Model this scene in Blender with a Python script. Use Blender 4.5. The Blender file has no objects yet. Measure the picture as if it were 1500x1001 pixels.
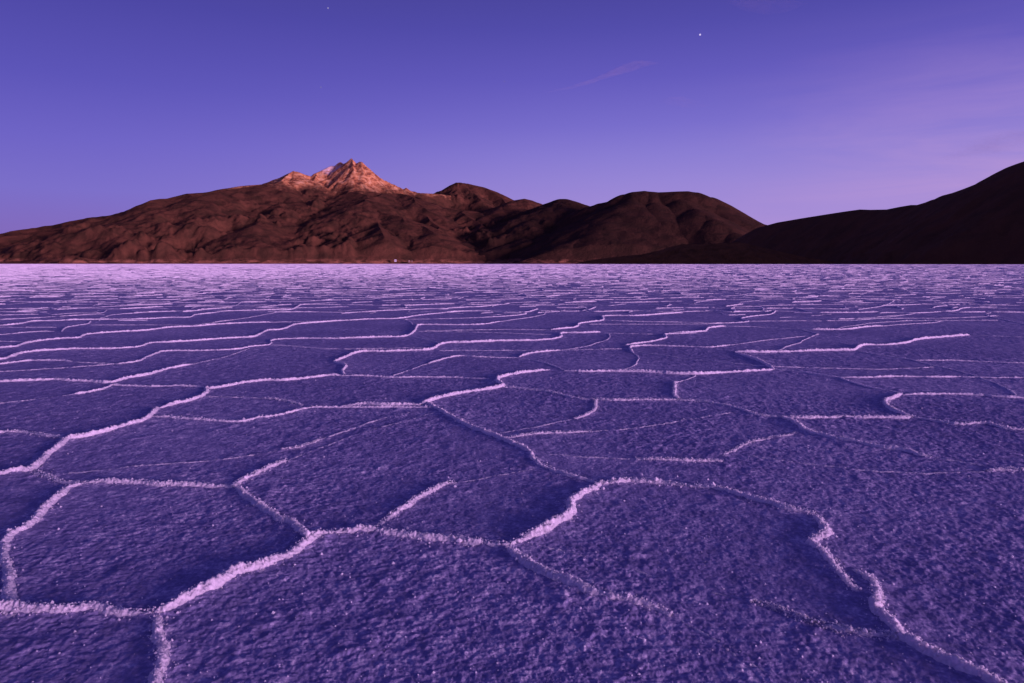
import bpy, math
import numpy as np
R = math.radians
C = bpy.context.scene.collection
rng = np.random.default_rng(7)
H = 1.2                      # eye height above the salt
F = 1000.0                   # focal length in photo pixels
PITCH = math.atan((500.5-386.5)/F)
SUN_ELEV = 5.0; SUN_AZ = 36.0   # azimuth: degrees from +X (right) towards -Y (behind the camera)

# ---------------------------------------------------------------- view geometry (used to measure the place)
cp, sp_ = math.cos(PITCH), math.sin(PITCH)
def ray(x, y):
    x = np.asarray(x, float); y = np.asarray(y, float)
    a = (x-750)/F; b = (500.5-y)/F
    return a, cp + b*sp_, b*cp - sp_
def ground(x, y):
    dx, dy, dz = ray(x, y)
    t = -H/dz
    return np.stack([dx*t, dy*t], -1)
def far(x, y, r):
    dx, dy, dz = ray(x, y)
    l = np.sqrt(dx*dx+dy*dy)
    return np.stack([dx/l*r, dy/l*r, H + dz/l*r], -1)
def to_px(X, Y):
    cz = Y*sp_ + (0-H)*cp      # up axis of the camera
    cf = Y*cp - (0-H)*sp_
    return 750+F*X/np.maximum(cf,1e-6), 500.5-F*cz/np.maximum(cf,1e-6), cf

# ---------------------------------------------------------------- noise
def _hash(ix, iy, s):
    h = (ix.astype(np.int64)*374761393 + iy.astype(np.int64)*668265263 + s*974634777) & 0xffffffff
    h = ((h ^ (h >> 13))*1274126177) & 0xffffffff
    return ((h ^ (h >> 16)) & 0xffff).astype(np.float32)/65535.0
def vnoise(x, y, s=0):
    ix = np.floor(x); iy = np.floor(y)
    fx = (x-ix).astype(np.float32); fy = (y-iy).astype(np.float32)
    ix = ix.astype(np.int64); iy = iy.astype(np.int64)
    fx = fx*fx*(3-2*fx); fy = fy*fy*(3-2*fy)
    a = _hash(ix, iy, s); b = _hash(ix+1, iy, s); c = _hash(ix, iy+1, s); d = _hash(ix+1, iy+1, s)
    return (a+(b-a)*fx + ((c+(d-c)*fx)-(a+(b-a)*fx))*fy)*2-1
def fbm(x, y, o=4, s=0):
    r = 0; a = 1.0; t = 0
    for k in range(o):
        r = r + a*vnoise(x, y, s+k*17); t += a; a *= .5
        x, y = 2.03*(x*.8-y*.6)+3.1, 2.03*(x*.6+y*.8)+1.7
    return r/t
def ridged(x, y, o=4, s=0):
    r = 0; a = 1.0; t = 0
    for k in range(o):
        r = r + a*(1-np.abs(vnoise(x, y, s+k*17))*2); t += a; a *= .5
        x, y = 2.03*(x*.8-y*.6)+3.1, 2.03*(x*.6+y*.8)+1.7
    return r/t

# ---------------------------------------------------------------- mesh helpers
def mesh_obj(name, V, Fc, mat, parent=None, smooth=True, **props):
    me = bpy.data.meshes.new(name)
    V = np.ascontiguousarray(V, np.float32); Fc = np.ascontiguousarray(Fc, np.int32)
    n, k = Fc.shape
    me.vertices.add(len(V)); me.vertices.foreach_set('co', V.ravel())
    me.loops.add(n*k); me.loops.foreach_set('vertex_index', Fc.ravel())
    me.polygons.add(n)
    me.polygons.foreach_set('loop_start', np.arange(0, n*k, k, dtype=np.int32))
    me.polygons.foreach_set('loop_total', np.full(n, k, np.int32))
    me.polygons.foreach_set('use_smooth', np.full(n, smooth, bool) if isinstance(smooth, bool) else smooth)
    me.update(calc_edges=True)
    me.materials.append(mat)
    o = bpy.data.objects.new(name, me); C.objects.link(o)
    if parent is not None: o.parent = parent
    for a, b in props.items(): o[a] = b
    return o
def grid_faces(nr, nc, wrap=False):
    i = np.arange(nr-1)[:, None]; j = np.arange(nc if wrap else nc-1)[None, :]
    j2 = (j+1) % nc
    return np.stack([i*nc+j+0*j2, i*nc+j2, (i+1)*nc+j2, (i+1)*nc+j+0*j2], -1).reshape(-1, 4)

# ---------------------------------------------------------------- materials
def new_mat(name):
    m = bpy.data.materials.new(name); m.use_nodes = True
    nt = m.node_tree; b = nt.nodes['Principled BSDF']
    return m, nt, b
def N(nt, t, **kw):
    n = nt.nodes.new(t)
    for k, v in kw.items():
        if k in n.inputs: n.inputs[k].default_value = v
        else: setattr(n, k, v)
    return n
def ramp(nt, src, stops, mode='LINEAR'):
    r = nt.nodes.new('ShaderNodeValToRGB'); r.color_ramp.interpolation = mode
    e = r.color_ramp.elements
    while len(e) > 1: e.remove(e[-1])
    e[0].position, e[0].color = stops[0][0], (*stops[0][1], 1)
    for p, c in stops[1:]:
        q = e.new(p); q.color = (*c, 1)
    nt.links.new(src, r.inputs[0]); return r
def noise_node(nt, vec, scale, detail=4, rough=.55, dist=0):
    n = N(nt, 'ShaderNodeTexNoise', Scale=scale, Detail=detail, Roughness=rough, Distortion=dist)
    if vec is not None: nt.links.new(vec, n.inputs['Vector'])
    return n

def salt_material():
    m, nt, b = new_mat('salt_crust')
    geo = nt.nodes.new('ShaderNodeNewGeometry')
    mp = N(nt, 'ShaderNodeMapping'); mp.inputs['Rotation'].default_value = (0, 0, R(12)); mp.inputs['Scale'].default_value = (1.5, 1, 1)
    nt.links.new(geo.outputs['Position'], mp.inputs['Vector'])
    a = noise_node(nt, mp.outputs[0], 9, 6, .65)
    c = noise_node(nt, geo.outputs['Position'], 60, 3, .6)
    big = noise_node(nt, geo.outputs['Position'], .7, 3, .5)
    mx = N(nt, 'ShaderNodeMath', operation='MULTIPLY_ADD'); mx.inputs[1].default_value = .85
    nt.links.new(c.outputs[0], mx.inputs[0]); nt.links.new(a.outputs[0], mx.inputs[2])
    m3 = N(nt, 'ShaderNodeMath', operation='MULTIPLY_ADD'); m3.inputs[1].default_value = .35
    nt.links.new(big.outputs[0], m3.inputs[0]); nt.links.new(mx.outputs[0], m3.inputs[2])
    m4 = N(nt, 'ShaderNodeMath', operation='MULTIPLY'); m4.inputs[1].default_value = .6; nt.links.new(m3.outputs[0], m4.inputs[0])
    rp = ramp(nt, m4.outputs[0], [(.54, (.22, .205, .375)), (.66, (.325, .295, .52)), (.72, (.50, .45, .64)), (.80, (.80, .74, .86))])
    nt.links.new(rp.outputs[0], b.inputs['Base Color'])
    b.inputs['Roughness'].default_value = .62
    b.inputs['Specular IOR Level'].default_value = .35
    bp = N(nt, 'ShaderNodeBump', Strength=.55, Distance=.006)
    bn = noise_node(nt, geo.outputs['Position'], 110, 4, .7)
    nt.links.new(bn.outputs[0], bp.inputs['Height']); nt.links.new(bp.outputs[0], b.inputs['Normal'])
    return m
def ridge_material():
    m, nt, b = new_mat('ridge_salt')
    geo = nt.nodes.new('ShaderNodeNewGeometry')
    a = noise_node(nt, geo.outputs['Position'], 70, 4, .65)
    rp = ramp(nt, a.outputs[0], [(.3, (.68, .63, .70)), (.6, (.86, .80, .86))])
    nt.links.new(rp.outputs[0], b.inputs['Base Color'])
    b.inputs['Roughness'].default_value = .5
    b.inputs['Subsurface Weight'].default_value = .8; b.inputs['Subsurface Radius'].default_value = (1, 1, 1); b.inputs['Subsurface Scale'].default_value = .02
    b.inputs['Specular IOR Level'].default_value = .3
    bp = N(nt, 'ShaderNodeBump', Strength=.7, Distance=.005)
    bn = noise_node(nt, geo.outputs['Position'], 150, 4, .7)
    nt.links.new(bn.outputs[0], bp.inputs['Height']); nt.links.new(bp.outputs[0], b.inputs['Normal'])
    return m
def rock_material(name, dark, light, scale=.004, pale=None, shore=(.40, .17, .09)):
    """pale = (z0, z1, centre, radius) -> altered orange rock with the summit sunlight put into its colour, and snow"""
    m, nt, b = new_mat(name)
    geo = nt.nodes.new('ShaderNodeNewGeometry')
    a = noise_node(nt, geo.outputs['Position'], scale, 8, .62, .6)
    rp = ramp(nt, a.outputs[0], [(.36, dark), (.62, light)])
    out = rp.outputs[0]
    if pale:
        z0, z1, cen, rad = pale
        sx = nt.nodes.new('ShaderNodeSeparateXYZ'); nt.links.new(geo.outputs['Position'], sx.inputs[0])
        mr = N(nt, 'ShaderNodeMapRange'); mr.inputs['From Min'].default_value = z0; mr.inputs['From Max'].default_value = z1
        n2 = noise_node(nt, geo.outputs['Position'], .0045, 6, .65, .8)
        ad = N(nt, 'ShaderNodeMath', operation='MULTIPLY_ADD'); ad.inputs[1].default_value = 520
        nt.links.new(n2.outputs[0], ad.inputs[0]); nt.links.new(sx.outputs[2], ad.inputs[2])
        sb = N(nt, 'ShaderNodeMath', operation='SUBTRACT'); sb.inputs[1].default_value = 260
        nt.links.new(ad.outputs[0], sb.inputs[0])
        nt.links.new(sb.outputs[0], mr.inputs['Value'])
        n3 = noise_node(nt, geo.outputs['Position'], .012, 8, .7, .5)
        pc = ramp(nt, n3.outputs[0], [(.38, (.17, .065, .045)), (.45, (.48, .18, .07)), (.52, (.70, .32, .13)), (.62, (.86, .49, .24))])  # orange rock, painted paler to carry the low sun on the peak
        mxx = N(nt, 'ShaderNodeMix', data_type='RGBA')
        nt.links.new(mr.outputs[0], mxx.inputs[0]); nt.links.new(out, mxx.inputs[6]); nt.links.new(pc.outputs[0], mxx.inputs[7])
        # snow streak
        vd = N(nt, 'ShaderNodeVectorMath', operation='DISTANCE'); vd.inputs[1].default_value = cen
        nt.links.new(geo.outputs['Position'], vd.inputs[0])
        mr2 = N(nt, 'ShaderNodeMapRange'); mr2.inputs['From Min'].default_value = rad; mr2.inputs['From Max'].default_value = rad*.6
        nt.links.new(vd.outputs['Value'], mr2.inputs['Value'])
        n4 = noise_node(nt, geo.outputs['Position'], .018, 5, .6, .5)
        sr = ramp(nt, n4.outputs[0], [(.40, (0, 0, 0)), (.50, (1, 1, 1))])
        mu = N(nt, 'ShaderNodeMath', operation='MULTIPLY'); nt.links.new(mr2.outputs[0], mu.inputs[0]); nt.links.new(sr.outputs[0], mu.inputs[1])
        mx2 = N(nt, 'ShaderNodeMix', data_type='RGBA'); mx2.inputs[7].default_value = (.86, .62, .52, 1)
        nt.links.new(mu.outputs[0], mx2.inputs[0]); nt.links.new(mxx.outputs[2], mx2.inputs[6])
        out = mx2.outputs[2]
    # pale sediment on the low shore
    sz = nt.nodes.new('ShaderNodeSeparateXYZ'); nt.links.new(geo.outputs['Position'], sz.inputs[0])
    ms = N(nt, 'ShaderNodeMapRange'); ms.inputs['From Min'].default_value = 60; ms.inputs['From Max'].default_value = 25
    nt.links.new(sz.outputs[2], ms.inputs['Value'])
    mps = N(nt, 'ShaderNodeMapping'); mps.inputs['Scale'].default_value = (1, 1, 4); nt.links.new(geo.outputs['Position'], mps.inputs['Vector'])
    n5 = noise_node(nt, mps.outputs[0], .008, 5, .65)
    r5 = ramp(nt, n5.outputs[0], [(.44, (0, 0, 0)), (.62, (1, 1, 1))])
    mm = N(nt, 'ShaderNodeMath', operation='MULTIPLY'); nt.links.new(ms.outputs[0], mm.inputs[0]); nt.links.new(r5.outputs[0], mm.inputs[1])
    mxs = N(nt, 'ShaderNodeMix', data_type='RGBA'); mxs.inputs[7].default_value = (*shore, 1)
    nt.links.new(mm.outputs[0], mxs.inputs[0]); nt.links.new(out, mxs.inputs[6]); out = mxs.outputs[2]
    nt.links.new(out, b.inputs['Base Color'])
    nb = noise_node(nt, geo.outputs['Position'], scale*4, 9, .68, .3)
    bp = N(nt, 'ShaderNodeBump', Strength=.75, Distance=.11/scale); nt.links.new(nb.outputs[0], bp.inputs['Height']); nt.links.new(bp.outputs[0], b.inputs['Normal'])
    b.inputs['Roughness'].default_value = .95
    b.inputs['Specular IOR Level'].default_value = .03
    return m
def plain(name, col, rough=.7, emit=None):
    m, nt, b = new_mat(name)
    n = noise_node(nt, None, 3, 3)
    c = np.array(col)
    rp = ramp(nt, n.outputs[0], [(.3, tuple(c*.85)), (.7, tuple(c))])
    nt.links.new(rp.outputs[0], b.inputs['Base Color']); b.inputs['Roughness'].default_value = rough
    if emit:
        b.inputs['Emission Color'].default_value = (*emit[:3], 1); b.inputs['Emission Strength'].default_value = emit[3]
    return m
SALT = salt_material(); RIDGE = ridge_material()

# ---------------------------------------------------------------- salt ridges: measured lines (zoom-space points, strength)
ZO = {1: (0, 380, 3.), 2: (500, 380, 3.), 3: (1000, 380, 3.), 4: (0, 580, 2.378), 5: (500, 580, 2.378), 6: (1000, 580, 2.378)}
LINES = """
5 1.1 590,525 650,500 720,465 770,435 800,410 795,375 830,350 880,330 900,310
4 1.25 540,765 600,738 680,700 760,660 830,615 890,600 960,575 1010,560 1060,525 1110,490 1150,488 1189,480
6 .85 588,612 608,617 630,628 660,655 680,700 665,735 700,775 740,810 770,850 830,885 900,925 970,960 1030,980 1075,1001 1180,1070 1330,1120
4 .95 -200,770 -90,752 0,745 40,740 100,745 180,750 260,750 340,745 390,752 440,765 500,765 540,765
4 .65 545,768 555,810 560,850 570,890 560,930 550,980 545,1001 535,1080 545,1200
4 .85 35,742 35,700 35,640 22,590 8,530 20,505 50,480 90,465 125,440 145,410 160,390 205,355 240,325 290,308
4 .8 290,308 360,302 450,305 550,312 650,316 740,320 810,322
4 .65 810,322 840,300 880,280 930,258 1000,228
4 .3 980,190 1050,178 1120,152
4 .8 820,320 850,345 890,375 930,405 975,435 1015,445 1040,470 1075,490 1110,490
4 .9 555,45 545,50 520,75 490,92 430,108 380,125 330,138 250,152 225,165 200,185 170,205 145,230 125,250 110,265 60,268 0,280 -80,290 -200,280
4 .6 -160,150 -80,135 0,130 60,128 120,135 180,145 220,150
4 .4 110,265 150,280 185,293 230,305 270,305 295,308
4 .5 1500,42 1189,42 1100,42 1060,48 980,68 900,80 820,92 700,85 600,78 525,75
5 .85 -20,482 60,475 110,475 150,482 220,492 300,502 400,508 450,518 550,525 600,522
5 .6 130,465 170,425 220,395 270,360 330,325 375,308 400,305
5 .8 900,310 940,308 1000,300 1060,305 1130,310 1189,318
6 .8 -5,318 70,322 130,330 200,350 250,365 310,378 360,395 420,405 460,415
5 .85 580,535 620,570 670,605 730,635 800,660 870,690 930,705 1000,720 1060,735 1100,745 1150,770
5 .85 290,22 340,50 400,85 460,115 520,138 565,155 620,180 655,200 670,225 710,250 770,275 820,288 860,297 900,310
5 .5 570,150 620,142 700,133 780,130 870,125
5 .5 1025,222 1100,225 1189,228 1255,230 1330,230
6 .25 140,210 230,165 300,150 400,130
5 .5 890,12 885,45 860,65 810,82
6 .5 -20,16 70,22 150,35 210,50 260,68 345,75
6 .8 345,75 430,80 550,78 680,78 770,80 795,74
6 .8 795,74 740,55 710,35 710,18 740,5 762,-4
6 .7 345,75 390,95 430,122 500,145 580,160 680,180 780,195 820,208 870,215
6 .5 795,75 880,90 960,102 1060,100 1120,115 1189,120 1300,128
6 .45 1060,265 1120,262 1189,265 1300,262
6 .7 460,420 490,460 500,485 455,510 480,540 510,575 540,615 580,660 610,690
6 .7 480,800 560,818 620,830 700,838 760,848
6 .28 240,720 340,745 440,790 480,800
2 1.0 350,642 370,632 430,612 500,598 600,582 690,567 710,558 685,540 690,525 760,508 850,495 915,488
2 .85 0,652 100,640 200,645 350,642
1 .8 700,658 760,640 820,628 860,615 895,600 910,580 905,570 950,568 1010,558 1090,543 1170,535 1250,535 1350,525 1400,518 1450,512 1510,514
2 .55 0,514 110,515 250,522 380,520 500,520 600,527 680,528
2 .85 -35,452 0,440 80,410 180,408 300,404 390,400 450,372 560,368 700,362 860,358 960,347 968,328 1050,326 1140,322
2 .7 -35,452 20,470 5,490 15,510
1 .8 -60,392 20,390 75,385 100,375 160,363 250,352 340,347 365,337 400,330 450,326 540,320 640,315 740,302 850,297 930,290 1000,285 1100,281 1200,278
1 .4 930,280 1040,265
1 .4 -80,360 0,362 110,366
1 .75 -60,445 20,440 80,420 150,408 230,402 320,397 420,396 520,394 600,388 635,380 660,370 760,366 860,360 960,352 1050,347 1115,343 1140,332 1175,315 1220,312 1255,305 1290,290 1350,283 1430,277 1500,272 1620,265
1 .6 -80,466 0,463 60,456 130,448 250,446 320,452
1 .55 520,460 600,452 640,435 690,415 730,406 850,404 960,402 1050,396 1100,386 1185,377 1190,362 1220,354 1330,350 1500,350 1660,345
1 .35 1185,377 1270,382 1350,388 1440,395 1500,395
1 .8 -120,541 0,541 110,537 200,534 240,532 320,538 400,540 480,545 560,525 640,512 720,490 760,480 850,462
1 .55 275,603 350,593 430,578 480,562 495,555 560,558 640,562 720,560 800,560 880,563 905,568
1 .3 1155,612 1230,618 1280,630 1330,645
2 .9 980,492 1080,497 1200,495 1350,500 1500,508 1600,507 1700,500 1800,495 1900,488
3 .8 400,488 385,478 350,455 290,432 230,412
3 .9 230,411 350,412 500,408 650,404 750,402 770,390 800,380 900,378 980,370 1020,358 1080,350 1180,342 1260,335
3 .35 1290,335 1500,345 1600,350
2 .7 1110,615 1200,622 1350,622 1480,620
2 .65 1480,615 1465,590 1465,550 1480,540
2 .4 690,560 800,570 900,582 980,600 1050,615 1110,618
3 .6 975,597 1080,595 1200,595 1300,600 1400,608 1500,612 1650,618
3 .45 685,518 750,545 850,570 940,585 955,595
3 .45 400,488 530,500 620,513 690,520
3 .65 690,520 800,522 950,518 1100,520 1220,518
3 .4 1220,518 1380,522 1500,522 1600,525
3 .35 1010,445 1200,447 1350,452 1500,457 1600,457
3 .3 770,405 880,425 990,440 1090,465 1200,490
2 .7 -30,348 0,350 160,345 280,340 320,318 330,298 350,290 500,290 620,287 700,275
2 .3 290,340 360,352 440,368
2 .3 330,318 500,320
2 .75 0,272 120,265 250,262 340,248 440,238 540,230 660,230 800,235 865,220
2 .6 620,257 720,252 810,242 790,232
2 .35 250,262 300,275 315,290
2 .65 0,240 100,232 240,225 370,220 460,220 490,213 600,210 680,203 740,195
2 .4 820,205 900,203 1020,198 1100,198
2 .6 870,228 1030,230 1090,222 1120,210
2 .8 920,312 1030,300 1050,283 1150,270 1145,255 1180,250 1300,250 1400,243 1500,237
2 .5 1160,270 1300,275 1500,278
2 .4 750,310 920,312
2 .75 780,432 830,415 900,408 960,402
2 .5 380,460 450,440 520,427 620,432 780,435
2 .35 780,440 850,447 920,465 975,488
2 .25 1150,325 1250,328 1400,330
2 .65 1560,326 1500,328 1420,332 1430,345 1380,360 1300,372 1240,380
2 .6 1285,415 1270,390 1320,382 1400,382 1500,385 1610,388 1660,385 1710,378
2 .4 1110,398 1260,395
3 .8 -60,325 0,325 100,318 110,305 190,295
3 .35 190,295 300,298 400,302
3 .6 110,285 200,282 290,275 255,262 310,252 390,242 405,225 360,232 350,215 310,210
3 .85 525,308 600,312 720,310 800,300 880,295
3 .35 525,310 560,320 595,330 560,342
3 .7 628,262 700,265 760,262
3 .65 865,238 930,236 1030,238 1130,232 1200,228 1240,215 1380,213
3 .5 770,222 850,212 900,200 930,182
1 .75 0,292 70,288 145,275 240,272 350,268 500,266 620,265 740,258 830,256 860,245 930,238 980,230 1080,227 1200,224 1280,222 1310,208 1340,200 1500,202
1 .5 270,320 290,302 340,292 385,285 400,272
1 .3 400,290 700,290
1 .4 50,328 150,320 240,318
1 .3 60,300 250,300
3 .35 100,448 330,470 560,478
1 .5 0,247 170,243
1 .5 0,265 180,258
1 .4 225,245 330,238 440,238 470,225
1 .5 250,253 390,245 460,245
1 .5 460,255 500,245 640,235 760,230 830,228
1 .5 840,218 880,208 1020,208 1060,190 1100,186 1300,186 1500,180
1 .4 140,228 280,215 440,212
1 .5 350,215 500,208 620,203 700,200 790,185 890,172
3 .6 1340,253 1390,250
3 .6 1140,270 1170,270
3 .25 1390,262 1500,285
3 .5 1450,342 1500,344
3 .5 250,190 340,182
3 .5 480,178 505,165
3 .6 560,205 590,208
3 .3 550,272 628,272
"""
def catmull(P, step):
    P = np.asarray(P, float)
    if len(P) == 2: P = np.array([P[0], (P[0]+P[1])/2, P[1]])
    Q = np.vstack([2*P[0]-P[1], P, 2*P[-1]-P[-2]])
    out = []
    for i in range(1, len(Q)-2):
        n = max(2, int(np.linalg.norm(Q[i+1]-Q[i])/step)+1)
        t = np.linspace(0, 1, n, endpoint=False)[:, None]
        a, b, c, d = Q[i-1], Q[i], Q[i+1], Q[i+2]
        out.append(.5*((2*b)+(-a+c)*t+(2*a-5*b+4*c-d)*t*t+(-a+3*b-3*c+d)*t**3))
    out.append(Q[-2][None]); return np.vstack(out)
paths = []          # (points Nx2, strength array)
for ln in LINES.strip().splitlines():
    f = ln.split(); ox, oy, sc = ZO[int(f[0])]
    P = np.array([[float(v) for v in p.split(',')] for p in f[2:]])
    px = catmull(np.stack([ox+P[:, 0]/sc, oy+P[:, 1]/sc], -1), 3.0)
    G = ground(px[:, 0], px[:, 1])
    paths.append((G, float(f[1])))

def finish(P, s, idx, rough=True):
    """resample a ground line, let it wander a little, swell and thin along its length"""
    r = float(np.median(np.hypot(P[:, 0], P[:, 1])))
    step = min(max(.0012*r, .0035), .3)
    seg = np.hypot(*np.diff(P, axis=0).T); L = np.concatenate([[0], np.cumsum(seg)])
    n = max(4, int(L[-1]/step)); u = np.linspace(0, L[-1], n)
    X = np.interp(u, L, P[:, 0]); Y = np.interp(u, L, P[:, 1])
    tx = np.gradient(X); ty = np.gradient(Y); l = np.hypot(tx, ty)+1e-9; nx, ny = -ty/l, tx/l
    taper = np.clip(np.minimum(u, L[-1]-u)/(.14 if rough else .04), 0, 1)
    w = (.013*fbm(u*6, u*0+idx*7.3, 3, 5) + .006*fbm(u*26, u*0+idx*3.3, 2, 9))*taper
    X = X+nx*w; Y = Y+ny*w
    S = s*(1+.32*fbm(u*2.2, u*0+idx*5.1, 2, 21)+.22*fbm(u*14, u*0+idx*1.9, 3, 31))
    S = S*(.5+.5*taper)
    return X, Y, nx, ny, u, np.maximum(S, .12)
traced = [finish(P, s, i) for i, (P, s) in enumerate(paths)]

# the rest of the polygon network: jittered honeycomb, uniform near, growing with distance
def honeycomb(i0, i1, j0, j1, seed, jit=.30, drop=.12):
    rg = np.random.default_rng(seed); V = {}; E = []
    def v(i, j, k):
        key = (i, j, k)
        if key not in V:
            x = i*1.0 + (j % 2)*.5; y = j*.8660
            y += .2887 if k == 0 else -.2887
            V[key] = (x+rg.uniform(-jit, jit), y+rg.uniform(-jit, jit)*.8)
        return key
    for j in range(j0, j1):
        for i in range(i0, i1):
            a = v(i, j, 0)
            o = j % 2
            cands = [(i, j+1, 1)] if False else []
            # k=0 vertex sits at top of cell (i,j); joins k=1 vertices of the cells above and of the side neighbours
            up = [(i+o, j+1), (i-1+o, j+1)]
            for (ii, jj) in up:
                E.append((a, v(ii, jj, 1)))
            # vertical edge: top vertex (i,j,0) up to bottom vertex of cell (i, j+2)
            E.append((a, v(i, j+2, 1)))
    # use the true hexagon graph: drop over-long joints
    out = []
    for a, b in E:
        d = math.hypot(V[a][0]-V[b][0], V[a][1]-V[b][1])
        if d < 1.0 and rg.random() > drop: out.append((V[a], V[b]))
    return out
auto = []
def in_traced(x, y):
    px, py, cf = to_px(x, y)
    return (cf > 0) & (px > -60) & (px < 1560) & (py > 460) & (py < 1100)
def add_auto(a, b, fn, s, idx):
    n = 7
    t = np.linspace(0, 1, n)
    m = rng.uniform(-.07, .07); m2 = rng.uniform(-.05, .05)
    dx, dy = b[0]-a[0], b[1]-a[1]
    off = m*np.sin(t*math.pi)+m2*np.sin(t*2*math.pi)
    X = a[0]+dx*t-dy*off; Y = a[1]+dy*t+dx*off
    GX, GY = fn(X, Y)
    return np.stack([GX, GY], -1), s
CELL = 1.7
edges = honeycomb(-42, 43, -6, 47, 3, .34, .06)
idx = 500
for a, b in edges:
    mx, my = (a[0]+b[0])/2*CELL, (a[1]+b[1])/2*CELL
    rr = math.hypot(mx, my)
    if rr > 62 or my < -3: continue
    if abs(mx) > .95*abs(my)+6: continue
    if rr < 1.0: continue
    P, s = add_auto(a, b, lambda x, y: (x*CELL, y*CELL), float(rng.choice([.25, .45, .6, .75, .9]))*(.9+.9*min(max((rr-15)/45, 0), 1)), idx)
    P = P[~in_traced(P[:, 0], P[:, 1])]
    if len(P) >= 3 and np.hypot(*np.diff(P, axis=0).T).max() < .6: auto.append(finish(P, s, idx, False)); idx += 1
# weak cracks carry on where a ridge fades, until they meet the next one
AP = [np.stack([t[0][::6], t[1][::6]], -1) for t in traced]
rt = np.random.default_rng(21)
for i, t in enumerate(traced):
    oth = np.vstack([a_ for k_, a_ in enumerate(AP) if k_ != i])
    for e in (0, -1):
        x, y = t[0][e], t[1][e]; r_ = math.hypot(x, y)
        if r_ > 19 or y < 1.6 or not in_traced(x, y): continue
        if np.hypot(oth[:, 0]-x, oth[:, 1]-y).min() < .16+.012*r_: continue
        k_ = min(len(t[0])-1, 12); q = (k_ if e == 0 else -1-k_)
        an = math.atan2(y-t[1][q], x-t[0][q]); P = [(x, y)]; hit = False; dr = rt.uniform(-.12, .12)
        for st in range(int(rt.uniform(14, 22))):
            an += dr*.5+rt.uniform(-.16, .16)
            x += .11*math.cos(an)*(1+r_/12); y += .11*math.sin(an)*(1+r_/12); P.append((x, y))
            if st > 2 and np.hypot(oth[:, 0]-x, oth[:, 1]-y).min() < .09+.008*r_: break
        if len(P) > 4:
            auto.append(finish(catmull(np.array(P), .05), .13+.015*r_, idx, False)); idx += 1
far_lines = []
for a, b in honeycomb(-62, 63, 12, 78, 9, .34, .05):
    mx, my = (a[0]+b[0])/2*.95, (a[1]+b[1])/2*.95; rr = math.hypot(mx, my)
    if rr > 62 or rr < 16 or abs(mx) > .95*my or rng.random() > (rr-14)/26: continue
    P, s = add_auto(a, b, lambda x, y: (x*.95, y*.95), float(rng.uniform(.15, .55)), idx)
    far_lines.append((P, s))
R0 = 60.; Q = 42.
edges = honeycomb(-44, 45, 0, 232, 4)
for a, b in edges:
    P, s = add_auto(a, b, lambda u, v: (R0*np.exp(v/Q)*np.sin(u/Q), R0*np.exp(v/Q)*np.cos(u/Q)), float(rng.choice([.75, .85, 1.0])), idx)
    far_lines.append((P, s)); idx += 1

# ---------------------------------------------------------------- the salt flat
th_f = np.arange(-R(45), R(45), .00125)
th_c = np.linspace(R(45), R(315), 160, endpoint=False)
TH = np.concatenate([th_f, th_c])                     # measured from +Y, clockwise
rr = [.25]
while rr[-1] < 45000:
    q = rr[-1]
    k = .05 if q < .8 else .0022 if q < 26 else .0045 if q < 60 else .02
    rr.append(q*(1+k))
RR = np.array(rr); nr, nc = len(RR), len(TH)
X = (RR[:, None]*np.sin(TH)[None]).astype(np.float32); Y = (RR[:, None]*np.cos(TH)[None]).astype(np.float32)
Z = np.zeros_like(X)
nf = len(th_f); near = int(np.searchsorted(RR, 62))
logR = np.log(RR)
LIFT = .011
INF = .32
lift = np.zeros((near, nf), np.float32)
def stamp(tr):
    xs, ys, nx, ny, u, S = tr
    r = np.hypot(xs, ys); st = max(1, int(.10/max(u[1]-u[0], 1e-6)))
    for k in range(0, len(xs), max(st, 1)):
        k2 = min(k+st, len(xs)-1)
        if k2 == k: break
        x0, y0, x1, y1 = xs[k], ys[k], xs[k2], ys[k2]
        s = float(S[k:k2+1].mean())
        inf = INF
        rmin = min(r[k], r[k2])-inf; rmax = max(r[k], r[k2])+inf
        if rmax < .8 or rmin > 60: continue
        i0 = np.searchsorted(RR, max(rmin, .8)); i1 = min(np.searchsorted(RR, rmax)+1, near)
        t0, t1 = math.atan2(x0, y0), math.atan2(x1, y1); dt = inf/max(min(r[k], r[k2]), .5)
        j0 = np.searchsorted(th_f, min(t0, t1)-dt); j1 = np.searchsorted(th_f, max(t0, t1)+dt)
        if i1 <= i0 or j1 <= j0: continue
        gx = X[i0:i1, j0:j1]; gy = Y[i0:i1, j0:j1]
        dx, dy = x1-x0, y1-y0; l2 = dx*dx+dy*dy+1e-9
        t = np.clip(((gx-x0)*dx+(gy-y0)*dy)/l2, 0, 1)
        d2 = (gx-x0-t*dx)**2+(gy-y0-t*dy)**2
        d = np.sqrt(d2)
        h = LIFT*min(s, 1.1)*np.clip(1-d/inf, 0, 1)**2*(.55+.45*np.exp(-d/.05))
        np.maximum(lift[i0:i1, j0:j1], h, out=lift[i0:i1, j0:j1])
for tr in traced+auto: stamp(tr)
def micro(x, y):
    xr = x*.25+y*.97; yr = (-x*.97+y*.25)
    m = .0036*fbm(xr*6.5, yr*9.5, 5, 101) + .0040*fbm(x*48, y*48, 3, 151) + .0016*fbm(x*130, y*130, 2, 161)
    m = m*(1+.55*fbm(x*.9+4, y*.9, 2, 171))
    p = np.clip(fbm(xr*3.1, yr*5.2, 3, 181)+.05, 0, 1)
    m = m + p*.012*np.clip(fbm(x*22, y*24, 3, 191)+.25, 0, 1)
    return m
Zn = np.zeros((near, nc), np.float32)
i8 = int(np.searchsorted(RR, .8))
Zn[i8:, :nf] = lift[i8:]+micro(X[i8:near, :nf].astype(np.float64), Y[i8:near, :nf].astype(np.float64))
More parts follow.
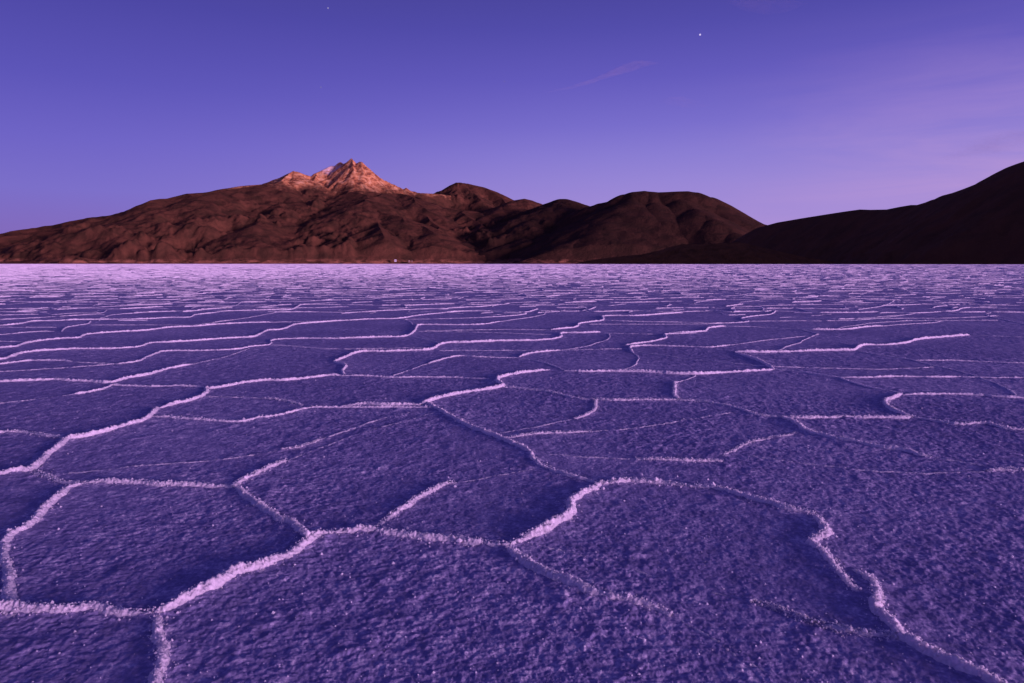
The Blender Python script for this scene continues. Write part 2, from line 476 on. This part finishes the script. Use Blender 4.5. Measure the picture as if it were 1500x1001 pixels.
Zn[:, :nf] *= (np.clip((RR[:near, None]-.8)/.3, 0, 1)*np.clip((62-RR[:near, None])/6, 0, 1))
edge = np.ones(nc); edge[:nf] = np.clip(np.minimum(np.arange(nf), nf-1-np.arange(nf))/20, 0, 1)
Z[:near] = Zn*edge[None]
V = np.stack([X, Y, Z], -1).reshape(-1, 3)
Fg = grid_faces(nr, nc, True)[:, ::-1]
V = np.vstack([V, [[0, 0, 0]]])
salt = mesh_obj('salt_flat', V, Fg, SALT, kind='structure', label='cracked purple salt flat reaching to the mountains')
inner = np.stack([np.full(nc, len(V)-1), np.arange(nc), (np.arange(nc)+1) % nc], -1)
mesh_obj('salt_ground', V[np.r_[0:nc, len(V)-1]], np.stack([np.full(nc, nc), np.arange(nc), (np.arange(nc)+1) % nc], -1)[:, ::-1], SALT, parent=salt)
del V, Fg, X, Y, Zn

# ridge crust: a lumpy swept rib
def rib(tr, nprof, detail=True):
    xs, ys, nx, ny, u, S = tr
    n = len(xs)
    q = np.linspace(-2, 2, nprof)[None]                    # across
    wdt = (.011+.016*S)[:, None]; far_k = np.clip((np.hypot(xs, ys)-3)/8, 0, 1)[:, None]
    hgt = (.004+.016*S)[:, None]*(1+.6*far_k)
    wob = 1+.30*fbm(u[:, None]*13+0*q, np.sign(q)*1.5+xs[0]*9, 2, 41) if detail else 1
    ox = q*wdt*wob
    prof = .80*np.clip(1-np.abs(q)**1.4, 0, 1)+.20*np.clip(1-np.abs(q)/2, 0, 1)**1.5
    z = prof*hgt
    px = xs[:, None]+nx[:, None]*ox; py = ys[:, None]+ny[:, None]*ox
    if detail:
        lump = fbm(px*70, py*70, 4, 61); fine = vnoise(px*190, py*190, 71)
        crys = np.abs(vnoise(px*110+3, py*110, 75))
        z = z*(1+.55*lump)+np.sqrt(prof)*np.minimum(S, 1)[:, None]*(.004*fine+.006*crys*np.clip(1+fbm(px*9, py*9, 2, 76)*2, 0, 2))
        px = px+.005*vnoise(py*150+9, px*150, 81)*prof; py = py+.005*vnoise(px*150, py*150+5, 82)*prof
    z = z + (LIFT*np.minimum(S, 1.1))[:, None]*np.exp(-np.abs(ox)/.12)*(1 if n else 0) - .006
    z[:, 0] -= .010; z[:, -1] -= .010
    P = np.stack([px, py, z], -1).reshape(-1, 3)
    return P, grid_faces(n, nprof)
for tr in traced[:99]:
    P, Fc = rib(tr, 33 if np.hypot(tr[0], tr[1]).min() < 4.5 else 21 if np.hypot(tr[0], tr[1]).min() < 8 else 13)
    mesh_obj('salt_ridge', P, Fc, RIDGE, parent=salt)
PV, PF, off = [], [], 0
def collect(P, Fc):
    global off
    PV.append(P); PF.append(Fc+off); off += len(P)
for tr in traced[99:]+auto: collect(*rib(tr, 9))
n_smooth = sum(len(q_) for q_ in PF)
for i, (P, s) in enumerate(far_lines):
    r = np.hypot(P[:, 0], P[:, 1]).mean()
    tx = np.gradient(P[:, 0]); ty = np.gradient(P[:, 1]); l = np.hypot(tx, ty)
    hh = s*(.031+.018*max(min(math.log(r/60), 2), 0))*(1+.4*rng.uniform(-1, 1, len(P))); ww = .012+hh*.6
    a = np.stack([P[:, 0]-ty/l*ww, P[:, 1]+tx/l*ww, np.full(len(P), -.01)], -1)
    b = np.stack([P[:, 0], P[:, 1], hh], -1)
    c = np.stack([P[:, 0]+ty/l*ww, P[:, 1]-tx/l*ww, np.full(len(P), -.01)], -1)
    collect(np.stack([a, b, c], 1).reshape(-1, 3), grid_faces(len(P), 3))
PF = np.vstack(PF)
mesh_obj('salt_ridge', np.vstack(PV), PF, RIDGE, parent=salt, smooth=np.arange(len(PF)) < n_smooth, kind='stuff', label='hundreds of thin pale ridges running off to the horizon')

# loose crystals on the crust
def crystals():
    n = 2600
    r = np.exp(rng.uniform(math.log(1.5), math.log(9), n)); th = rng.uniform(-R(42), R(42), n)
    x = r*np.sin(th); y = r*np.cos(th)
    big = [t for t in traced if np.hypot(t[0], t[1]).min() < 7]
    m = 14000; xx = np.zeros(m); yy = np.zeros(m); zz = np.zeros(m)
    for k in range(m):
        t = big[rng.integers(len(big))]; i = rng.integers(len(t[0]))
        Sk = t[5][i]; d = rng.normal(0, .012+.011*Sk); qq = abs(d)/(.014+.019*Sk)
        zz[k] = (.005+.017*Sk)*(.8*max(0, 1-qq**1.4)+.2*max(0, 1-qq/2)**1.5)
        xx[k] = t[0][i]+t[2][i]*d; yy[k] = t[1][i]+t[3][i]*d
    x = np.r_[x, xx]; y = np.r_[y, yy]; zadd = np.r_[np.zeros(n), zz]; n = len(x)
    s = rng.gamma(2, .0008, n)+.0008; s[rng.random(n) < .02] *= 2.0
    i = np.clip(np.searchsorted(RR, np.hypot(x, y)), 0, near-1); j = np.clip(np.searchsorted(th_f, np.arctan2(x, y)), 0, nf-1)
    z = Z[i, j]+zadd
    oc = np.array([[1, 0, 0], [0, 1, 0], [-1, 0, 0], [0, -1, 0], [0, 0, 1], [0, 0, -1]], float)
    fo = np.array([[0, 1, 4], [1, 2, 4], [2, 3, 4], [3, 0, 4], [1, 0, 5], [2, 1, 5], [3, 2, 5], [0, 3, 5]])
    a = rng.uniform(0, 6.28, n); P = np.zeros((n, 6, 3))
    jit = oc[None]*(1+.35*rng.uniform(-1, 1, (n, 6, 1)))*s[:, None, None]
    P[:, :, 0] = x[:, None]+jit[:, :, 0]*np.cos(a)[:, None]-jit[:, :, 1]*np.sin(a)[:, None]
    P[:, :, 1] = y[:, None]+jit[:, :, 0]*np.sin(a)[:, None]+jit[:, :, 1]*np.cos(a)[:, None]
    P[:, :, 2] = z[:, None]+jit[:, :, 2]+s[:, None]*.4
    Fc = (fo[None]+np.arange(n)[:, None, None]*6).reshape(-1, 3)
    mesh_obj('salt_grains', P.reshape(-1, 3), Fc, RIDGE, smooth=False, kind='stuff', label='loose grains of white salt scattered over the crust', category='salt grains')
crystals()

# ---------------------------------------------------------------- mountains
def seglist(pts3, slope):
    return [(pts3[i], pts3[i+1], slope) for i in range(len(pts3)-1)]
def spurs(pts3, slope, seed, every, length, drop, toward=(0, -1), spread=.7, sub=2, side=None):
    """branching spurs running down from a crest"""
    rg = np.random.default_rng(seed); out = []
    L = np.concatenate([[0], np.cumsum(np.hypot(*np.diff(pts3[:, :2], axis=0).T))])
    base = math.atan2(toward[1], toward[0])
    u = every*.5
    while u < L[-1]:
        p = np.array([np.interp(u, L, pts3[:, k]) for k in range(3)])
        a = base + rg.uniform(-spread, spread)
        ln = length*rg.uniform(.55, 1.2); q = p.copy(); chain = [q.copy()]; ang = a
        nst = 7
        for k in range(nst):
            st = ln/nst
            ang = a+(ang-a)*.6+rg.uniform(-.45, .45)
            dd = drop*rg.uniform(.6, 1.4)
            q = q + np.array([math.cos(ang)*st, math.sin(ang)*st, -dd*st]); chain.append(q.copy())
            if q[2] < 5: break
            if sub and k in (1, 2, 3, 4) :
                sg = 1 if rg.random() < .5 else -1
                for sgn in ((sg,) if rg.random() < .5 else (1, -1)):
                    a2 = ang + sgn*rg.uniform(.5, 1.1); q2 = q.copy(); ch2 = [q2.copy()]
                    for m in range(4):
                        a2 += rg.uniform(-.3, .3)
                        q2 = q2+np.array([math.cos(a2), math.sin(a2), -drop*rg.uniform(.9, 1.9)])*np.array([st*.55, st*.55, st*.55]); ch2.append(q2.copy())
                        if q2[2] < 5: break
                    out += seglist(np.array(ch2), slope*1.05)
        out += seglist(np.array(chain), slope)
        u += every*rg.uniform(.6, 1.4)
    return out
def mountain(name, label, segs, x0, x1, r0, r1, mat, dth=.0008, nrow=230, gully=18, gscale=260., seed=0, rough=.35, foot=None, k=0):
    t0 = math.atan((x0-750)/F); t1 = math.atan((x1-750)/F)
    th = np.arange(t0, t1, dth); rs = np.linspace(r0, r1, nrow)
    X = rs[:, None]*np.sin(th)[None]; Y = rs[:, None]*np.cos(th)[None]
    wk = min(1, r0/7600)**2
    wx = fbm(X/420, Y/420, 3, seed+1)*24*wk; wy = fbm(X/420+9, Y/420+4, 3, seed+2)*90*wk
    GX, GY = X+wx, Y+wy
    Zm = np.full(X.shape, -60.0); near_d = np.full(X.shape, 1e9)
    n1 = fbm(X/gscale, Y/gscale, 4, seed+3)
    for a, b, s in segs:
        dx, dy = b[0]-a[0], b[1]-a[1]; l2 = dx*dx+dy*dy+1e-6
        zt = max(a[2], b[2]); reach = (zt+60)/max(s*(1-rough*.6), .05)
        xm, xM = min(a[0], b[0])-reach, max(a[0], b[0])+reach
        ym, yM = min(a[1], b[1])-reach, max(a[1], b[1])+reach
        msk = (GX > xm) & (GX < xM) & (GY > ym) & (GY < yM)
        if not msk.any(): continue
        gx = GX[msk]; gy = GY[msk]
        t = np.clip(((gx-a[0])*dx+(gy-a[1])*dy)/l2, 0, 1)
        d = np.hypot(gx-a[0]-t*dx, gy-a[1]-t*dy)
        if k: d = np.sqrt(d*d+k*k)-k
        z = a[2]+(b[2]-a[2])*t - s*d*(1+rough*n1[msk])
        cur = Zm[msk]; up = z > cur
        cur[up] = z[up]; Zm[msk] = cur
        nd = near_d[msk]; near_d[msk] = np.minimum(nd, d)
    fade = np.clip(near_d/160, 0, 1)
    Zm = Zm + fade*gully*ridged(X/(gscale*.8), Y/(gscale*.8), 4, seed+5) - fade*gully*.5 + np.clip(near_d/40, 0.15, 1)*gully*.34*fbm(X/45, Y/45, 3, seed+8)*.7
    if foot is not None: Zm = np.maximum(Zm, foot(X, Y))
    # the skirt runs down under the salt on every side
    ed = np.minimum(np.minimum(np.arange(nrow)[:, None], nrow-1-np.arange(nrow)[:, None])/8, np.minimum(np.arange(len(th))[None], len(th)-1-np.arange(len(th))[None])/12)
    Zm = np.where(ed < 1, np.minimum(Zm, -4+(Zm+4)*np.clip(ed, 0, 1)), Zm)
    Zm = np.maximum(Zm, -4)
    Pm = np.stack([X, Y, Zm], -1).reshape(-1, 3)
    Fm = grid_faces(nrow, len(th))[:, ::-1]
    keep = (Pm[Fm][:, :, 2] > -3.9).any(1)
    Fm = Fm[keep]; used = np.unique(Fm); mp = np.full(len(Pm), -1); mp[used] = np.arange(len(used))
    return mesh_obj(name, Pm[used], mp[Fm], mat, kind='structure', label=label)
def crest(txt, r):
    """pixel outline points 'x,y' or 'x,y,r' to points in the world"""
    out = []
    for p in txt.split():
        v = [float(a) for a in p.split(',')]
        out.append(far(v[0], v[1], v[2] if len(v) > 2 else r))
    return np.array(out)

BROWN = rock_material('brown_scree', (.062, .032, .018), (.145, .060, .032), .0055)
DARK = rock_material('dark_scree', (.046, .026, .016), (.078, .037, .022), .006)
BLACK = rock_material('near_dark_scree', (.10, .055, .024), (.15, .070, .030), .008, shore=(.13, .06, .026))
snow_c = tuple(float(v) for v in far(487, 250, 11780))
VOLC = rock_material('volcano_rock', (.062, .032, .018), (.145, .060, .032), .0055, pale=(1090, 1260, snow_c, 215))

# volcano
RV = 11500.
left = crest('-330,372,10400 -200,362,10700 -90,352,11000 0,343 40,335 65,331 75,330 100,324 130,319 160,315 200,306 250,298 278,292 288,288.5 297,286 306,288 313,291.5 325,292 335,288 343,283.5 352,281.5 361,284 372,286 385,280 395,274 415,262 425,254 431,251', RV)
top = crest('431,251 440,253,11550 448,256,11600 455,258,11650 460,254,11650 470,250,11720 480,245,11800 485,243,11850 493,243,11900 496,239,11900 499,237,11880 503,240,11800 509,238,11720 514,232,11650 518,238,11600 522,240,11600 527,237,11550 532,239,11500 540,246 550,256 560,263 575,270 590,277 594,275 600,279 615,283 640,284,11700 665,287,11900', RV)
segs = seglist(left, .5)+seglist(top, .95)
# ribs of the summit seen in front of the crest
for t in ['430,251,11500 422,257,11250 414,264,10950 404,276,10800',
          '463,253,11680 462,262,11450 460,275,11250 458,285,11100',
          '514,233,11650 508,248,11450 497,263,11250 480,277,11050 470,286,10950',
          '516,234,11600 520,250,11350 517,263,11150 512,280,10900',
          '529,237,11530 534,253,11300 533,268,11100 531,283,10900',
          '531,238,11520 545,254,11400 558,270,11250 570,279,11100']:
    segs += seglist(crest(t, RV), .85)
sh = crest('395,276,11100 410,266,10950 416,266,10900 428,278,10850 446,290,10800 470,291,10650 500,286,10600 525,279,10600 556,283,10600 585,283,10900 610,288,11100', RV)
segs += seglist(sh, .55)
segs += spurs(left[3:], .50, 11, 560, 2600, .21, (0.15, -1), .35)
segs += spurs(sh, .39, 12, 330, 2300, .27, (0.05, -1), .75)
mid1 = crest('500,300,9900 530,294,9900 570,300,9900 610,310,9900 650,306,10100 700,310,10200', RV)
segs += seglist(mid1, .42)+spurs(mid1, .48, 13, 420, 1900, .26, (.1, -1), .8)
low1 = crest('60,352,9600 180,345,9500 300,335,9400 420,338,9200 520,335,9200 600,330,9200 700,338,9200 800,345,9400', RV)
segs += seglist(low1, .30)+spurs(low1, .36, 14, 420, 1500, .22, (.1, -1), .9)
def foot1(X, Y):
    r = np.hypot(X, Y); h = np.clip((r-7600)/900, 0, 1)
    return -3 + h*(16+30*np.clip(fbm(X/380, Y/260, 4, 77)+.25, 0, 1.2)) + np.clip((r-8300)/1500, 0, 1)*55*(fbm(X/500, Y/400, 4, 78)+.5)
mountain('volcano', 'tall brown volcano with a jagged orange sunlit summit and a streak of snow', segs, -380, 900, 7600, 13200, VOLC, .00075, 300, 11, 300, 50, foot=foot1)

# pale hill right of the volcano
RH = 12600.
h1 = crest('618,292 640,284 655,274 668,267.5 676,268 690,270 710,275 730,282 745,289 753,293 775,303', RH)
s = seglist(h1, .50)
for t in ['672,268,12600 662,278,12300 655,287,12000', '676,268,12500 690,280,12200 705,293,11800', '715,277,12500 735,290,12100 742,298,11800', '670,268,12500 668,282,12200 672,293,11900']:
    s += seglist(crest(t, RH), .5)
mountain('mountain', 'low brown hill with a sharp left shoulder just right of the volcano', s, 590, 800, 10600, 14000, BROWN, .0006, 150, 14, 240, 90)
h2 = crest('700,322 720,310 738,302 753,294 768,291.5 776,293 785,298 793,303 812,313', 11000)
s = seglist(h2, .45)+spurs(h2, .45, 21, 260, 1300, .24, (.1, -1), .7)
mountain('hill', 'small rounded brown hill between the pointed hills', s, 660, 860, 8800, 12400, BROWN, .0006, 140, 12, 220, 110, k=40)
h3 = crest('745,345 770,325 797,303 810,297 820,292 827,292 835,296 845,301 855,303 870,303 890,312', 9800)
s = seglist(h3, .42)+spurs(h3, .42, 22, 300, 1500, .24, (-.2, -1), .7)
low2 = crest('700,356,8600 740,338,8700 790,340,8700 830,352,8500', 8600)
s += seglist(low2, .33)+spurs(low2, .36, 29, 300, 900, .22, (.1, -1), .8)
mountain('hill', 'dark pointed hill left of the broad rounded one', s, 640, 960, 7600, 11300, DARK, .0006, 160, 12, 220, 130, k=50)
h4 = crest('800,352 830,326 850,308 862,303 880,298 900,294 907,290 915,285 930,281 945,279.5 965,282 990,281 1008,280.5 1020,282 1040,289 1065,303 1085,316 1100,327 1112,334 1140,354 1165,374', 8800)
s = seglist(h4, .60)
for t, sl in [('985,281,8800 1000,293,8500 1020,306,8150 1045,322,7800 1075,342,7450', .50), ('1020,282,8800 1050,300,8600 1080,320,8350 1105,342,8000', .5),
          ('930,281,8800 925,295,8450 905,315,8000 880,335,7600 830,357,7250', .42), ('955,282,8700 960,298,8400 955,318,8050', .45), ('900,294,8800 885,310,8300 860,330,7900', .45)]:
    s += seglist(crest(t, 8800), sl)
mountain('hill', 'broad round-topped dark hill with a smooth right flank', s, 740, 1230, 6900, 10600, DARK, .0006, 190, 2, 300, 150, k=75, rough=.06)
# low gullied foreland at the shore
HEAD = rock_material('gullied_bank', (.13, .062, .020), (.24, .105, .034), .02, shore=(.22, .10, .03))
h5 = crest('850,384 880,379 905,376 940,373 965,367 985,361 1000,357.5 1030,357.5 1060,356 1080,355 1095,357 1115,362 1140,368 1170,375 1200,380 1220,384', 2900)
s = seglist(h5, .36)+spurs(h5, .45, 31, 42, 190, .30, (0, -1), .25, sub=1)
mountain('headland', 'low gullied headland at the edge of the salt', s, 830, 1260, 2620, 3200, HEAD, .0005, 130, 4, 28, 170, rough=.3)
# near right mountain
h6 = crest('1085,350,4800 1098,341,4650 1112,333.5,4500 1140,326,4330 1175,320,4150 1200,316,4030 1235,310.5,3850 1260,307,3720 1275,307.5,3640 1300,307,3510 1320,303,3400 1335,300.5,3320 1345,300.5,3270 1360,296,3190 1370,292,3130 1375,291.5,3100 1385,286,3050 1400,282,2970 1420,275,2860 1440,267,2750 1460,258,2640 1475,248,2560 1485,243,2500 1500,237.5,2420 1540,224,2300 1600,216,2150 1700,226,2000 1850,262,1900 2000,310,1850', 3000)
s = seglist(h6, .72)
mountain('mountain', 'near black mountain slope rising out of the right side', s, 1020, 2100, 1500, 5700, BLACK, .0007, 260, 5, 90, 190, rough=.12, k=20)

# ---------------------------------------------------------------- far village houses
def box(V, Fq, x0, x1, y0, y1, z0, z1):
    b = len(V)
    V += [(x0, y0, z0), (x1, y0, z0), (x1, y1, z0), (x0, y1, z0), (x0, y0, z1), (x1, y0, z1), (x1, y1, z1), (x0, y1, z1)]
    Fq += [(b, b+1, b+5, b+4), (b+1, b+2, b+6, b+5), (b+2, b+3, b+7, b+6), (b+3, b, b+4, b+7), (b+4, b+5, b+6, b+7), (b+3, b+2, b+1, b)]
WALL = plain('white_plaster', (.82, .78, .80)); ROOF = plain('rust_roof', (.22, .07, .04)); OPEN = plain('dark_opening', (.03, .02, .02)); WALL2 = plain('tan_plaster', (.42, .26, .20))
def house(px, py, r, w, d, h, mat, label, tall=False):
    p = far(px, py, r)
    root = bpy.data.objects.new('house', None); C.objects.link(root); root.location = (p[0], p[1], p[2]-h)
    root.rotation_euler = (0, 0, -math.atan2(p[0], p[1])-R(12)); root['label'] = label; root['category'] = 'house'; root['group'] = 'far village houses on the shore'
    V, Q_ = [], []; box(V, Q_, -w/2, w/2, -d/2, d/2, -8, h); mesh_obj('wall', V, Q_, mat, root, False)
    V = [(-w/2-.6, -d/2-.6, h), (w/2+.6, -d/2-.6, h), (w/2+.6, d/2+.6, h), (-w/2-.6, d/2+.6, h), (-w/2-.6, 0, h+h*.3), (w/2+.6, 0, h+h*.3)]
    V += [(-w/2-.6, -d/2-.6, h+.3), (w/2+.6, -d/2-.6, h+.3)]
    me = mesh_obj('roof', V[:6], [(0, 1, 5, 4), (2, 3, 4, 5), (3, 2, 1, 0)], ROOF, root, False)
    for k in (-1, 1):
        V, Q_ = [], []; box(V, Q_, k*w*.28-1, k*w*.28+1, -d/2-.15, -d/2+.2, h*.45, h*.75); mesh_obj('window', V, Q_, OPEN, root, False)
    V, Q_ = [], []; box(V, Q_, -1, 1, -d/2-.15, -d/2+.2, 0, h*.6); mesh_obj('door', V, Q_, OPEN, root, False)
house(579.2, 380.3, 7560, 20, 14, 17, WALL, 'brightest white building on the shore below the volcano')
house(599.3, 381.6, 7560, 17, 12, 13, WALL2, 'dim pale house just right of the bright white building')
house(603.4, 381.8, 7560, 10, 9, 11, WALL2, 'smallest house at the right end of the shore village')

# ---------------------------------------------------------------- stars and clouds
def ball(name, p, rad, strength, label, col):
    m = bpy.data.materials.new('starlight'); m.use_nodes = True; nt = m.node_tree
    nt.nodes.clear(); e = N(nt, 'ShaderNodeEmission', Strength=strength); e.inputs[0].default_value = (*col, 1)
    o_ = nt.nodes.new('ShaderNodeOutputMaterial'); nt.links.new(e.outputs[0], o_.inputs[0])
    u = np.linspace(0, 2*math.pi, 16, endpoint=False); v = np.linspace(0, math.pi, 9)
    P = np.stack([np.sin(v)[:, None]*np.cos(u), np.sin(v)[:, None]*np.sin(u), np.cos(v)[:, None]+0*u], -1).reshape(-1, 3)*rad
    o = mesh_obj(name, P, grid_faces(9, 16, True), m); o.location = p
    o['label'] = label; o['category'] = 'star'
def skypt(x, y, d):
    dx, dy, dz = ray(x, y); l = math.sqrt(dx*dx+dy*dy+dz*dz); return (float(dx/l*d), float(dy/l*d), float(dz/l*d))
ball('star', skypt(1025.5, 51, 90000), 102, 1.0, 'brightest white star high in the right half of the sky', (.75, .62, 1))
ball('star', skypt(480.5, 12, 90000), 75, .55, 'small faint star near the top edge left of centre', (.7, .6, 1))
ball('star', skypt(470, 128, 90000), 60, .35, 'very faint star above the volcano', (.6, .55, 1))
ball('star', skypt(739, 119.5, 90000), 55, .35, 'very faint star right of the middle of the sky', (.6, .5, 1))

def cloud(pts, dist, label, dens, thick, seed):
    """a thin wisp of ice cloud: a tapering spindle of thin volume"""
    P = []
    L = [skypt(x, y, dist) for x, y, w in pts]; W = [w/F*dist for x, y, w in pts]
    m = bpy.data.materials.new('cloud_wisp'); m.use_nodes = True; nt = m.node_tree; nt.nodes.clear()
    pv = nt.nodes.new('ShaderNodeVolumePrincipled'); pv.inputs['Color'].default_value = (1, .80, .92, 1); pv.inputs['Anisotropy'].default_value = -.45
    out = nt.nodes.new('ShaderNodeOutputMaterial'); nt.links.new(pv.outputs[0], out.inputs['Volume'])
    geo = nt.nodes.new('ShaderNodeNewGeometry')
    mp = N(nt, 'ShaderNodeMapping'); mp.inputs['Scale'].default_value = (1, 1, 3.2); nt.links.new(geo.outputs['Position'], mp.inputs['Vector'])
    n = noise_node(nt, mp.outputs[0], 1/(dist*.035), 4, .6, .4)
    rp = ramp(nt, n.outputs[0], [(.30, (0, 0, 0)), (.85, (1, 1, 1))])
    mu = N(nt, 'ShaderNodeMath', operation='MULTIPLY'); mu.inputs[1].default_value = dens/(thick*dist/F); nt.links.new(rp.outputs[0], mu.inputs[0])
    nt.links.new(mu.outputs[0], pv.inputs['Density'])
    na = 14
    for i, (c, w) in enumerate(zip(L, W)):
        for a in range(na):
            t = 2*math.pi*a/na
            P.append((c[0]+0*w, c[1]+math.cos(t)*thick*dist/F*.5*(w/max(W)), c[2]+math.sin(t)*w*.5))
    Fq = grid_faces(len(L), na, True)
    o = mesh_obj('cloud', np.array(P), Fq, m)
    # close both ends
    o['label'] = label; o['category'] = 'cloud'
    return o
CLOUDS = True
if CLOUDS:
    cloud([(790, 137, .4), (815, 133, 3), (840, 127, 5), (870, 118, 6), (895, 108, 9), (912, 102, 12), (928, 97, 13), (940, 94, 10), (953, 93, 6), (968, 93, .5)], 30000, 'thin streak of cloud rising to the right above the hills', .5, 12, 1)
    cloud([(965, 147, .5), (980, 148, 10), (1000, 150, 15), (1020, 153, 11), (1040, 155, .5)], 30000, 'faint blurred wisp of cloud below the bright star', .16, 14, 2)
    cloud([(1060, 2, .5), (1090, 7, 14), (1120, 9, 20), (1150, 8, 18), (1185, 5, .5)], 30000, 'dull pink wisp of cloud at the top edge', .16, 16, 3)
    cloud([(1370, 236, .5), (1400, 226, 14), (1430, 216, 20), (1470, 208, 26), (1510, 203, 22), (1580, 196, .5)], 30000, 'soft pink cloud above the right mountain slope', .34, 22, 4)

# ---------------------------------------------------------------- sky
w = bpy.data.worlds.new('World'); bpy.context.scene.world = w; w.use_nodes = True
nt = w.node_tree; nt.nodes.clear()
out = nt.nodes.new('ShaderNodeOutputWorld')
tc = nt.nodes.new('ShaderNodeTexCoord'); sx = nt.nodes.new('ShaderNodeSeparateXYZ'); nt.links.new(tc.outputs['Generated'], sx.inputs[0])
def s2l(c): return tuple(((v/255+.055)/1.055)**2.4 if v > 10 else v/255/12.92 for v in c)
ZR = 1.0
g1 = ramp(nt, sx.outputs[2], [(0.0, s2l((176, 146, 212))), (.025, s2l((169, 142, 213))), (.07, s2l((163, 140, 214))), (.115, s2l((151, 134, 213))), (.15, s2l((138, 125, 210))), (.19, s2l((121, 110, 203))), (.25, s2l((100, 91, 188))), (.31, s2l((83, 77, 170))), (.37, s2l((71, 66, 152))), (.6, s2l((60, 54, 125))), (1.0, s2l((46, 40, 100)))])
g2 = ramp(nt, sx.outputs[2], [(0.0, s2l((122, 104, 190))), (.04, s2l((130, 106, 188))), (.09, s2l((123, 110, 200))), (.15, s2l((110, 99, 196))), (.22, s2l((92, 84, 182))), (.31, s2l((76, 70, 162))), (.37, s2l((70, 66, 145))), (.6, s2l((60, 54, 125))), (1.0, s2l((46, 40, 100)))])
mr = N(nt, 'ShaderNodeMapRange', interpolation_type='SMOOTHSTEP'); mr.inputs['From Min'].default_value = -.62; mr.inputs['From Max'].default_value = .25
nt.links.new(sx.outputs[0], mr.inputs['Value'])
mx = N(nt, 'ShaderNodeMix', data_type='RGBA'); nt.links.new(mr.outputs[0], mx.inputs[0]); nt.links.new(g2.outputs[0], mx.inputs[6]); nt.links.new(g1.outputs[0], mx.inputs[7])
# the veil of thin high haze brightening towards the right
mpv = N(nt, 'ShaderNodeMapping'); mpv.inputs['Scale'].default_value = (1, 1, 7); mpv.inputs['Rotation'].default_value = (0, R(12), 0); nt.links.new(tc.outputs['Generated'], mpv.inputs['Vector'])
nv = noise_node(nt, mpv.outputs[0], 3.0, 5, .6, .5)
rv = ramp(nt, nv.outputs[0], [(.45, (0, 0, 0)), (.75, (1, 1, 1))])
mrv = N(nt, 'ShaderNodeMapRange', interpolation_type='SMOOTHSTEP'); mrv.inputs['From Min'].default_value = .18; mrv.inputs['From Max'].default_value = .7; mrv.inputs['To Max'].default_value = .44
nt.links.new(sx.outputs[0], mrv.inputs['Value'])
mz = N(nt, 'ShaderNodeMapRange', interpolation_type='SMOOTHSTEP'); mz.inputs['From Min'].default_value = .33; mz.inputs['From Max'].default_value = .08
nt.links.new(sx.outputs[2], mz.inputs['Value'])
m1 = N(nt, 'ShaderNodeMath', operation='MULTIPLY'); nt.links.new(mrv.outputs[0], m1.inputs[0]); nt.links.new(mz.outputs[0], m1.inputs[1])
m1b = N(nt, 'ShaderNodeMath', operation='MULTIPLY_ADD'); m1b.inputs[1].default_value = 1.1; m1b.inputs[2].default_value = .4
nt.links.new(rv.outputs[0], m1b.inputs[0])
m1c = N(nt, 'ShaderNodeMath', operation='MULTIPLY'); nt.links.new(m1.outputs[0], m1c.inputs[0]); nt.links.new(m1b.outputs[0], m1c.inputs[1])
mxv = N(nt, 'ShaderNodeMix', data_type='RGBA'); mxv.inputs[7].default_value = (*s2l((204, 160, 212)), 1)
nt.links.new(m1c.outputs[0], mxv.inputs[0]); nt.links.new(mx.outputs[2], mxv.inputs[6])
bg = N(nt, 'ShaderNodeBackground', Strength=1.0); nt.links.new(mxv.outputs[2], bg.inputs[0])
ns = nt.nodes.new('ShaderNodeTexSky'); ns.sky_type = 'NISHITA'; ns.sun_disc = False
ns.sun_elevation = R(SUN_ELEV); ns.sun_rotation = R(90+SUN_AZ); ns.ozone_density = 6; ns.air_density = 1; ns.dust_density = .6
tint = N(nt, 'ShaderNodeMix', data_type='RGBA', blend_type='MULTIPLY'); tint.inputs[0].default_value = 1; tint.inputs[7].default_value = (.9, .55, 1, 1)
nt.links.new(ns.outputs[0], tint.inputs[6])
bg2 = N(nt, 'ShaderNodeBackground', Strength=.003); nt.links.new(tint.outputs[2], bg2.inputs[0])
ad = nt.nodes.new('ShaderNodeAddShader'); nt.links.new(bg.outputs[0], ad.inputs[0]); nt.links.new(bg2.outputs[0], ad.inputs[1]); nt.links.new(ad.outputs[0], out.inputs[0])

sun = bpy.data.lights.new('sun', 'SUN'); sun.energy = 3.9; sun.angle = R(12); sun.color = (.98, .555, .95)
so = bpy.data.objects.new('sun', sun); C.objects.link(so)
from mathutils import Vector
az = R(SUN_AZ); el = R(SUN_ELEV)
d = Vector((math.cos(az)*math.cos(el), -math.sin(az)*math.cos(el), math.sin(el)))
so.rotation_euler = d.to_track_quat('Z', 'Y').to_euler()

cam = bpy.data.cameras.new('camera'); co = bpy.data.objects.new('camera', cam); C.objects.link(co)
cam.sensor_width = 36; cam.lens = 24.0; cam.clip_start = .05; cam.clip_end = 200000
co.location = (0, 0, H); co.rotation_euler = (R(90)-PITCH, 0, 0)
sc = bpy.context.scene; sc.camera = co
sc.render.engine = 'CYCLES'
sc.cycles.max_bounces = 4; sc.cycles.volume_bounces = 0; sc.cycles.use_denoising = True
sc.view_settings.view_transform = 'Standard'; sc.view_settings.look = 'None'; sc.view_settings.exposure = 0; sc.view_settings.gamma = 1
